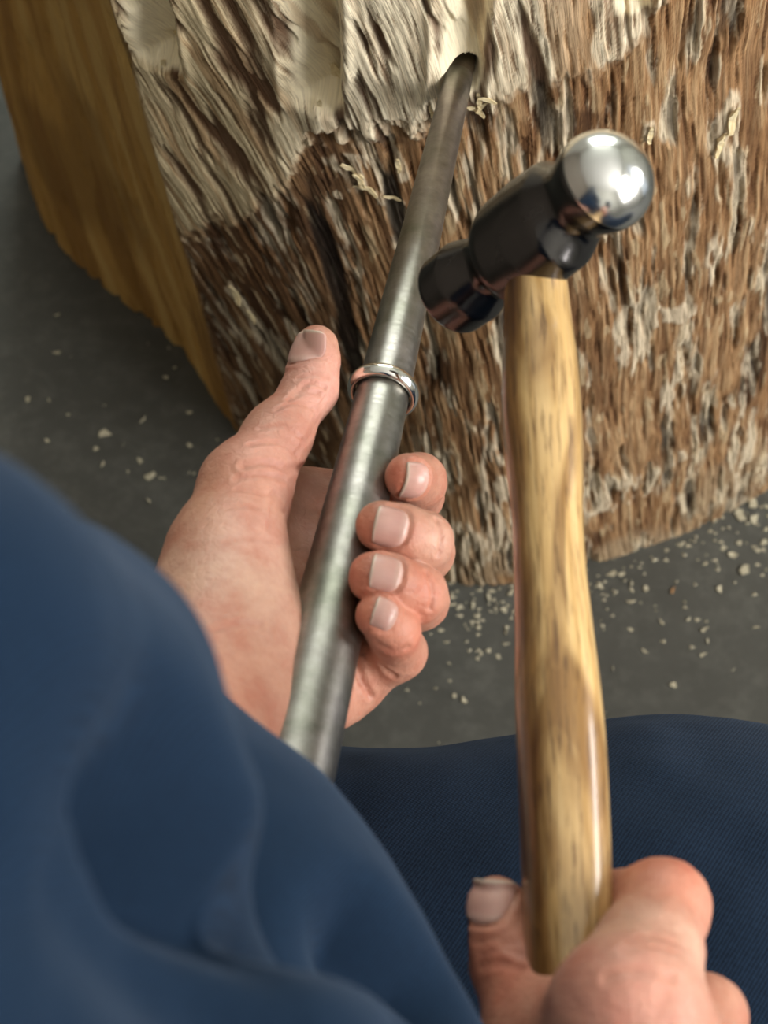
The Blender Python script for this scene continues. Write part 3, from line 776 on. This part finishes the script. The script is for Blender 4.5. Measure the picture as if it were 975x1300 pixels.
# ------------------------------------------------------------------ hands
M_skin = mat_skin(); M_nail = mat_nail()
class Hand:
    def __init__(self):
        self.fingers = []; self.palm = []; self.thumb = None; self.nails = []; self.creases = []; self.red = []
    def chain(self, pts, k=0.0035):
        """pts: (u, v, depth, radius)"""
        return [(P(*a[:3]), P(*b[:3]), a[3], b[3]) for a, b in zip(pts[:-1], pts[1:])], k
    @staticmethod
    def ev(ch, Q):
        segs, k = ch; d = None
        for s_ in segs:
            e = rcone(Q, *s_); d = e if d is None else smin(d, e, k)
        return d
    def base(self, Q):
        fd = None
        for c in self.fingers:
            e = self.ev(c, Q); fd = e if fd is None else smin(fd, e, 0.0010)
        pd = None
        for c in self.palm:
            e = self.ev(c, Q); pd = e if pd is None else smin(pd, e, 0.016)
        td = self.ev(self.thumb, Q)
        pd = smin(pd, td, self.kthumb)
        return smin(fd, pd, 0.007)
    def fine(self, Q):
        d = self.base(Q)
        for (c, dr, sd, nn, L, W) in self.nails:
            r = Q - c.astype(np.float32)
            a = r @ dr / (L / 2); b = r @ sd / (W / 2); hgt = r @ nn
            near = np.abs(hgt) < 0.007
            aa = np.where(a < 0, np.abs(a) ** 2.6, np.abs(a) ** 5)
            q = (aa + np.abs(b) ** 3.2) ** (1 / 3.0)
            rim = np.exp(-((q - 1.04) / 0.07) ** 2) * 0.00045 * near
            fold = np.exp(-((q - 1.26) / 0.13) ** 2) * 0.00035 * near * (a < 0.7)
            d = d + rim - fold
        for (pts, dep, wid) in self.creases:
            dm = None
            for p0, p1 in zip(pts[:-1], pts[1:]):
                e = rcone(Q, p0, p1, 0, 0); dm = e if dm is None else np.minimum(dm, e)
            d = d + dep * np.exp(-(dm / wid) ** 2) - 0.35 * dep * np.exp(-((dm - 2.0 * wid) / wid) ** 2)
        n = vn3(Q * 260.0) + 0.6 * vn3(Q * 560.0)
        return d - 0.00022 * (n - 0.8)
    def surf(self, u, v, d0=0.30, d1=0.60):
        """first skin point seen along the photograph's ray through (u, v)"""
        ds = np.linspace(d0, d1, 1500); Q = np.array([P(u, v, x) for x in ds], np.float32)
        f = self.base(Q); i = int(np.argmax(f < 0.0))
        return Q[i].astype(float)
    def add_nail(self, u, v, n, dr, L, W):
        nn = D(*n); d = D(*dr); d = d - nn * (d @ nn); d /= np.linalg.norm(d)
        self.nails.append((self.surf(u, v), d, np.cross(nn, d), nn, L, W))
    def add_crease(self, uv, dep, wid):
        self.creases.append(([self.surf(*q) for q in uv], dep * 1.5, wid))
    def build(self, name, parent, lo, hi, h=0.0014):
        V, F = sdf_mesh(self.base, lo, hi, h, 1, self.fine)
        col = np.tile(np.array([0.47, 0.237, 0.165, 1], np.float32), (len(V), 1))
        for (c, r, cc, m) in self.red:
            wgt = np.exp(-(np.linalg.norm(V - c, axis=1) / r) ** 2)[:, None] * m
            col[:, :3] = col[:, :3] * (1 - wgt) + np.array(cc, np.float32) * wgt
        dm = None
        for (pts, dep, wid) in self.creases:
            for p0, p1 in zip(pts[:-1], pts[1:]):
                e = rcone(V, p0, p1, 0, 0); wgt = (np.exp(-(e / (wid * 1.2)) ** 2) * 0.35)[:, None]
                col[:, :3] = col[:, :3] * (1 - wgt) + np.array((0.46, 0.20, 0.14), np.float32) * wgt
        o = link(name, mesh_from_arrays(name, V, F, True, col, 'tint'), M_skin, parent)
        for (c, dr, sd, nn, L, W) in self.nails:
            na, nb_ = 18, 16
            aa, bb = np.meshgrid(np.linspace(-1, 1, na), np.linspace(-1, 1, nb_), indexing='ij')
            # square grid -> rounded-back nail outline
            halfw = np.where(aa < 0, (1 - np.abs(aa) ** 2.6 * 0.80) ** 0.5, 1 - 0.10 * aa ** 6)
            bbw = bb * halfw
            al = aa + 0.0 * bb
            al = np.where(aa > 0.6, aa - (aa - 0.6) * 0.35 * np.abs(bb) ** 3, aa)
            Q = c + dr * (al * L / 2)[..., None] + sd * (bbw * W / 2)[..., None] + nn * 0.006
            Q = Q.reshape(-1, 3).astype(np.float32)
            trav = np.zeros(len(Q), np.float32); lim = 0.0078 + 0.0042 * (np.abs(bbw).reshape(-1) ** 2)
            for _ in range(40):
                st = np.clip(self.base(Q + 0) , -0.001, 0.004) * 0.7
                st = np.clip(trav + st, -0.002, lim) - trav
                trav = trav + st; Q = Q - nn.astype(np.float32) * st[:, None]
            a1 = aa.reshape(-1); b1 = bb.reshape(-1)
            lift = 0.00030 + 0.00025 * (1 - b1 ** 2) + 0.0002 * sstep(0.5, 1.0, a1) - 0.0007 * sstep(-0.75, -1.0, a1) - 0.0005 * sstep(0.8, 1.0, np.abs(b1)) * (a1 < 0.8)
            top = Q + nn * lift[:, None]; bot = top - nn * 0.0007
            ids = np.arange(na * nb_).reshape(na, nb_); m = na * nb_
            q = np.stack([ids[:-1, :-1], ids[1:, :-1], ids[1:, 1:], ids[:-1, 1:]], -1).reshape(-1, 4)
            loop = np.concatenate([ids[:-1, 0], ids[-1, :-1], ids[:0:-1, -1], ids[0, :0:-1]])
            side = np.stack([loop, loop + m, np.roll(loop, -1) + m, np.roll(loop, -1)], 1)
            uvn = np.stack([(a1 + 1) / 2, (b1 + 1) / 2], 1)
            Fn = np.concatenate([q, q[:, ::-1] + m, side])
            link('fingernail', mesh_from_arrays('fingernail', np.concatenate([top, bot]), Fn, True, uv=np.concatenate([uvn, uvn])), M_nail, o)
        return o

person = tag(empty('person', (0.0, -0.05, 0.0)), 'person in navy jacket and trousers steadying a mandrel and gripping a hammer', 'person')

L = Hand()
L.fingers = [
    L.chain([(519, 606, .5195, .0072), (531, 611, .537, .0082), (526, 628, .560, .0090), (385, 640, .554, .0105)]),
    L.chain([(484, 668, .4985, .0074), (512, 677, .5005, .0077), (538, 687, .5065, .0081), (538, 700, .530, .0088), (388, 715, .541, .0105)]),
    L.chain([(476, 733, .4865, .0075), (502, 742, .4885, .0077), (530, 754, .4945, .0080), (531, 762, .518, .0086), (400, 795, .529, .0100)]),
    L.chain([(481, 782, .4815, .0066), (500, 801, .4875, .0069), (506, 828, .506, .0077), (440, 866, .517, .0095)]),
]
L.kthumb = 0.016
L.thumb = L.chain([(402, 437, .550, .0060), (400, 456, .548, .0067), (394, 494, .543, .0076), (352, 554, .530, .0095), (312, 618, .516, .0130), (288, 700, .501, .0160), (280, 790, .486, .0165)], 0.006)
L.palm = [
    L.chain([(385, 640, .558, .0105), (300, 790, .520, .0135)]),
    L.chain([(388, 715, .545, .0105), (310, 815, .515, .0135)]),
    L.chain([(400, 795, .529, .0100), (320, 845, .502, .0140)]),
    L.chain([(440, 866, .517, .0095), (420, 880, .510, .0100), (345, 890, .492, .0150)]),
    L.chain([(275, 790, .488, .0185), (245, 880, .472, .0225), (140, 1040, .430, .0270)]),
    L.chain([(340, 880, .492, .0170), (290, 940, .475, .0210), (170, 1080, .435, .0270)]),
]
L.add_nail(532, 608, (.60, .12, 1), (-1, 0.05, 0), .0078, .0104)
L.add_nail(497, 667, (.12, .22, 1), (-1, 0.22, 0), .0100, .0112)
L.add_nail(491, 726, (.12, .25, 1), (-1, 0.20, 0), .0092, .0104)
L.add_nail(490, 777, (.25, .40, 1), (-1, 0.35, 0), .0070, .0086)
L.add_nail(381, 440, (-1, .0, .30), (.12, 1, 0), .0105, .0120)
for uv, dep, wid in [
    ([(372, 500), (392, 487), (412, 492)], .0005, .0008), ([(366, 508), (385, 498), (405, 500)], .0004, .0008), ([(378, 481), (395, 476), (415, 480)], .0003, .0007),
    ([(352, 520), (372, 512), (398, 520)], .0003, .0007), ([(330, 545), (360, 540), (384, 560)], .0003, .0008), ([(318, 565), (350, 562), (376, 580)], .0004, .0009),
    ([(310, 592), (340, 588), (362, 596), (382, 592)], .0006, .0011), ([(300, 608), (335, 604), (360, 610)], .0004, .0009), ([(405, 530), (392, 556), (376, 575)], .0004, .0008),
    ([(412, 505), (398, 535), (384, 560)], .0003, .0007), ([(347, 625), (344, 650), (340, 675)], .0004, .0008), ([(300, 622), (330, 628), (352, 630)], .0003, .0008),
    ([(290, 645), (325, 645), (360, 650)], .0002, .0008), ([(285, 690), (320, 685), (352, 690)], .0002, .0008), ([(270, 800), (300, 792), (330, 795)], .0004, .001),
    ([(553, 660), (560, 682), (556, 704)], .0004, .0008), ([(541, 727), (548, 745), (546, 772)], .0004, .0008), ([(478, 815), (497, 826), (518, 822)], .00025, .001),
    ([(486, 845), (500, 858)], .0005, .001), ([(452, 842), (458, 864), (470, 884)], .0006, .001)]:
    L.add_crease(uv, dep, wid)
RED = (0.60, 0.20, 0.125); PINK = (0.63, 0.33, 0.27); PALE_S = (0.64, 0.43, 0.33)
for u, v, d, r, c, m in [(460, 672, .49, .010, RED, .75), (452, 735, .482, .010, RED, .75), (460, 785, .478, .010, RED, .7), (500, 607, .515, .009, RED, .75), (534, 745, .486, .008, RED, .45), (528, 815, .485, .009, RED, .5),
                         (300, 610, .50, .018, RED, .35), (345, 570, .51, .016, PINK, .6), (410, 500, .535, .014, PINK, .7), (300, 720, .48, .024, PALE_S, .7), (555, 690, .498, .008, PALE_S, .5), (330, 660, .485, .014, PINK, .6), (395, 470, .54, .01, PINK, .5), (240, 640, .50, .018, (0.52, .28, .18), .5)]:
    L.red.append((P(u, v, d), r, c, m))
lo = np.array([-0.12, 0.10, 0.36]); hi = np.array([0.06, 0.40, 0.58])
L.build('hand', person, lo, hi)

R = Hand()
R.fingers = [
    R.chain([(690, 1170, .426, .0070), (752, 1150, .4265, .0080), (842, 1150, .402, .0098), (822, 1212, .386, .0112), (795, 1278, .370, .0145)], 0.006),
    R.chain([(720, 1265, .424, .0072), (800, 1262, .425, .0082), (893, 1292, .400, .0092), (850, 1385, .368, .0130)], 0.005),
    R.chain([(735, 1365, .420, .0072), (805, 1365, .420, .0082), (905, 1395, .396, .0092), (880, 1480, .368, .0125)], 0.005),
    R.chain([(745, 1455, .415, .0062), (805, 1455, .415, .0070), (885, 1485, .394, .0080), (890, 1560, .370, .0110)], 0.005),
]
R.kthumb = 0.020
R.thumb = R.chain([(630, 1149, .414, .0066), (634, 1175, .413, .0074), (648, 1222, .410, .0086), (690, 1315, .400, .0115), (755, 1420, .385, .0170)], 0.006)
R.palm = [
    R.chain([(795, 1282, .370, .0142), (830, 1560, .352, .0160)]),
    R.chain([(850, 1385, .368, .0130), (850, 1600, .352, .0160)]),
    R.chain([(880, 1480, .368, .0125), (880, 1620, .355, .0160)]),
    R.chain([(755, 1420, .385, .0170), (820, 1580, .362, .0180)]),
    R.chain([(850, 1600, .352, .0230), (960, 1900, .330, .0290)]),
    R.chain([(740, 1330, .388, .0110), (795, 1340, .374, .0140)]),
]
R.add_nail(613, 1145, (-.55, .05, .9), (-.06, 1, 0), .0100, .0116)
for uv, dep, wid in [([(612, 1212), (640, 1205), (662, 1214)], .00025, .0011), ([(610, 1226), (638, 1222), (662, 1230)], .0003, .0011), ([(606, 1196), (630, 1192), (652, 1198)], .0002, .0010),
                     ([(800, 1195), (830, 1190), (858, 1200)], .00015, .0013), ([(795, 1205), (830, 1202), (862, 1212)], .00015, .0013), ([(770, 1240), (810, 1232), (850, 1240)], .0003, .0012), ([(860, 1245), (845, 1262), (838, 1285)], .00015, .0016)]:
    R.add_crease(uv, dep, wid)
for u, v, d, r, c, m in [(845, 1120, .395, .013, RED, .55), (850, 1200, .375, .014, PALE_S, .5), (800, 1270, .355, .016, PINK, .6), (625, 1210, .40, .010, RED, .5), (650, 1260, .395, .012, RED, .4), (760, 1250, .36, .012, RED, .3)]:
    R.red.append((P(u, v, d), r, c, m))
R.build('hand', person, np.array([0.02, -0.07, 0.49]), np.array([0.13, 0.15, 0.63]))

# ------------------------------------------------------------------ clothes
M_jacket = mat_cloth('navy_jacket_cloth', (0.0020, 0.0075, 0.0185), (0.0062, 0.0190, 0.043), 420, 0.25)
M_jeans = mat_cloth('navy_twill', (0.0015, 0.0035, 0.009), (0.011, 0.025, 0.052), 300, 0.5)

def pc(*pts): return [(P(*a[:3]), P(*b[:3]), a[3], b[3]) for a, b in zip(pts[:-1], pts[1:])]
J_fore = pc((122, 850, .420, .0225), (-35, 945, .275, .0345), (-230, 1010, .210, .0420))
J_up = pc((-230, 1010, .210, .0420), (-160, 1200, .240, .0550), (100, 1700, .260, .065))
J_front = pc((225, 1195, .370, .0430), (285, 1330, .360, .0450), (370, 1500, .350, .048))
J_fill = pc((80, 1015, .385, .0395), (222, 1195, .370, .0430))
J_right = [(np.array([0.16, -0.30, 0.66]), np.array([0.115, -0.075, 0.575]), .052, .040)]
def f_jacket(Q):
    d = None
    for segs in (J_fore, J_up, J_fill, J_front):
        for s_ in segs:
            e = rcone(Q, *s_); d = e if d is None else smin(d, e, 0.018)
    return d
def on_jacket(u, v):
    Q = np.array([P(u, v, x) for x in np.linspace(0.15, 0.50, 700)], np.float32)
    return Q[int(np.argmax(f_jacket(Q) < 0))].astype(float)
J_CREASE = [([on_jacket(*q) for q in L_], dep, wid) for L_, dep, wid in (
    ([(300, 945), (350, 1040), (400, 1120), (480, 1180), (560, 1250)], .018, .010),
    ([(-20, 900), (120, 915), (250, 970), (330, 1060)], .016, .020),
    ([(60, 1210), (220, 1220), (380, 1290)], .013, .016))]
def f_jacket_fine(Q):
    d = f_jacket(Q)
    # long soft folds running along the arm
    for line, dep, wid in J_CREASE:
        dm = None
        for p0, p1 in zip(line[:-1], line[1:]):
            e = rcone(Q, p0, p1, 0, 0); dm = e if dm is None else np.minimum(dm, e)
        d = d + dep * np.exp(-(dm / wid) ** 2)
    return d - 0.004 * (vn3(Q * np.array([26, 40, 30], np.float32) + 3) - 0.5) - 0.0012 * (vn3(Q * 90.0) - 0.5)
V, F = sdf_mesh(f_jacket, np.array([-0.22, -0.20, 0.42]), np.array([0.10, 0.28, 0.80]), 0.004, 1, f_jacket_fine)
link('jacket', mesh_from_arrays('jacket', V, F, True), M_jacket, person)
def f_rs(Q): return rcone(Q, *J_right[0])
V, F = sdf_mesh(f_rs, np.array([0.04, -0.38, 0.50]), np.array([0.24, -0.02, 0.74]), 0.005, 1, lambda Q: f_rs(Q) - 0.003 * (vn3(Q * 35.0) - 0.5))
link('jacket_sleeve', mesh_from_arrays('jacket_sleeve', V, F, True), M_jacket, person)

# trousers: two thighs drawn together under the cloth of the lap, shins down to the floor
def f_trou(Q):
    d = None
    for sx, kx, fx in ((-0.09, -0.075, -0.10), (0.09, 0.095, 0.13)):
        hip = np.array([sx, -0.32, 0.34]); knee = np.array([kx, 0.135, 0.335]); foot = np.array([fx, 0.05, 0.04])
        for e in (rcone(Q, hip, knee, 0.095, 0.080), rcone(Q, knee, foot, 0.078, 0.055)):
            d = e if d is None else smin(d, e, 0.07)
    bridge = rcone(Q, np.array([-0.08, 0.143, 0.350]), np.array([0.24, 0.147, 0.350]), 0.073, 0.074)
    return smin(d, bridge, 0.04)
def f_trou_fine(Q):
    return f_trou(Q) - 0.007 * (vn3(Q * np.array([10, 30, 22], np.float32)) - 0.5) - 0.002 * (vn3(Q * 60.0 + 5) - 0.5)
V, F = sdf_mesh(f_trou, np.array([-0.22, -0.45, -0.03]), np.array([0.34, 0.27, 0.50]), 0.006, 1, f_trou_fine)
V[:, 2] = np.maximum(V[:, 2], 0.002)
link('trousers', mesh_from_arrays('trousers', V, F, True), M_jeans, person)

# ------------------------------------------------------------------ wood chips on the floor
M_chip = mat_splinter('chip_wood', (0.36, 0.32, 0.21), (0.60, 0.55, 0.41))
M_chip2 = mat_splinter('chip_wood_warm', (0.45, 0.24, 0.10), (0.60, 0.36, 0.18))
def floor_pt(u, v):
    r = (u - 487.5) / FPX * RT + (650.0 - v) / FPX * UP + FW
    return CAM + r * (-CAM[2] / r[2])
def chip_mesh(seed):
    r = random.Random(seed); n = 6
    ang = sorted(r.uniform(0, 2 * math.pi) for _ in range(n)); e = r.uniform(0.4, 1.0)
    V = []; th = r.uniform(0.12, 0.3)
    for zz in (0, th):
        for a in ang: V.append((math.cos(a) * r.uniform(0.85, 1.0), math.sin(a) * e * r.uniform(0.8, 1), zz + 0.25 * math.cos(a) ** 2))
    bm = bmesh.new(); vs_ = [bm.verts.new(p) for p in V]
    bm.faces.new(vs_[:n][::-1]); bm.faces.new(vs_[n:])
    for i in range(n): bm.faces.new((vs_[i], vs_[(i + 1) % n], vs_[n + (i + 1) % n], vs_[n + i]))
    me = bpy.data.meshes.new('wood_chip'); bm.to_mesh(me); bm.free(); return me
chip_src = [chip_mesh(i) for i in range(10)]
for i, m in enumerate(chip_src): m.materials.append(M_chip if i != 3 else M_chip2)
R2 = random.Random(21)
chips = [(72, 398, 5), (72, 448, 6), (134, 553, 8), (180, 533, 8), (130, 590, 5), (190, 604, 8), (186, 638, 6), (158, 565, 4), (160, 600, 4), (122, 570, 5), (238, 655, 5), (240, 600, 4), (60, 560, 4), (60, 510, 4), (20, 640, 4), (210, 480, 4),
         (717, 738, 8), (775, 728, 9), (800, 760, 9), (820, 748, 6), (855, 750, 7), (840, 680, 6), (880, 665, 8), (905, 660, 7), (940, 655, 9), (955, 640, 8), (930, 705, 8), (945, 725, 10), (938, 690, 5), (915, 748, 6), (960, 660, 8), (895, 800, 7), (893, 832, 7), (898, 815, 5), (820, 825, 6), (872, 785, 5), (855, 870, 5), (577, 884, 5), (590, 888, 5), (777, 850, 5), (840, 790, 5), (800, 800, 4), (560, 800, 4), (600, 770, 8), (570, 755, 7), (620, 760, 8), (640, 775, 6), (700, 770, 6), (760, 700, 6), (790, 690, 7), (825, 678, 6), (690, 745, 7), (650, 752, 8), (855, 910, 4), (770, 905, 4), (930, 850, 4), (960, 800, 5), (740, 820, 4), (610, 830, 4), (585, 772, 5), (970, 690, 7), (905, 640, 6), (925, 642, 7), (866, 690, 5)]
for i in range(26):
    u = R2.uniform(555, 975); base_v = 745 if u < 620 else 745 - (u - 620) * 0.33
    chips.append((u, base_v + 8 + abs(R2.gauss(0, 45)), R2.uniform(3, 6)))
for i in range(14): chips.append((R2.uniform(20, 250), R2.uniform(430, 660), R2.uniform(2.5, 4.5)))
for i, (u, v, px) in enumerate(chips):
    p = floor_pt(u, v); d = float((p - CAM) @ FW); r = px / FPX * d * R2.uniform(0.85, 1.15)
    o = bpy.data.objects.new('wood_chip', chip_src[3] if i in (20,) else chip_src[R2.choice([0, 1, 2, 4, 5, 6, 7, 8, 9])]); COL.objects.link(o)
    o.location = (p[0], p[1], 0.0002); o.scale = (r, r, r); o.rotation_euler = (0, 0, R2.uniform(0, 6.28))
    if u < 330: tag(o, 'pale wood chip on the dark floor left of the stump', 'wood chip', 'chips left of the stump')
    elif i == 20: tag(o, 'orange-brown wood chip on the dark floor right of the hammer handle', 'wood chip', 'chips in front of the stump')
    else: tag(o, 'pale wood chip on the dark floor in front of the stump', 'wood chip', 'chips in front of the stump')
# fine sawdust gathered along the foot of the stump
V = []; F = []
fb = catmull(BASE[3:9], 40)
for i in range(520):
    q = R2.random(); p = fb[int(q * (len(fb) - 1))]; dist = abs(R2.gauss(0, 0.016)) + 0.001
    nrm = np.array([p[0] - 0.05, p[1] - 0.75]); nrm /= np.linalg.norm(nrm)
    if R2.random() < 0.25: dist *= 3
    c = p + nrm * dist + np.array([R2.gauss(0, .006), R2.gauss(0, .006)])
    r = R2.uniform(0.0006, 0.0017); a0 = R2.uniform(0, 6.28); b0 = len(V); zz = R2.uniform(0.0003, 0.0012)
    for k_ in range(3):
        a = a0 + k_ * 2.09; V.append((c[0] + math.cos(a) * r * (1.8 if k_ == 0 else 1), c[1] + math.sin(a) * r, 0.0003))
    V.append((c[0], c[1], 0.0003 + zz))
    F += [(b0, b0 + 1, b0 + 3), (b0 + 1, b0 + 2, b0 + 3), (b0 + 2, b0, b0 + 3)]
o = link('sawdust', mesh_from_arrays('sawdust', np.array(V), np.array(F), False), M_chip)
tag(o, 'fine pale sawdust strewn along the foot of the stump', 'sawdust', kind='stuff')
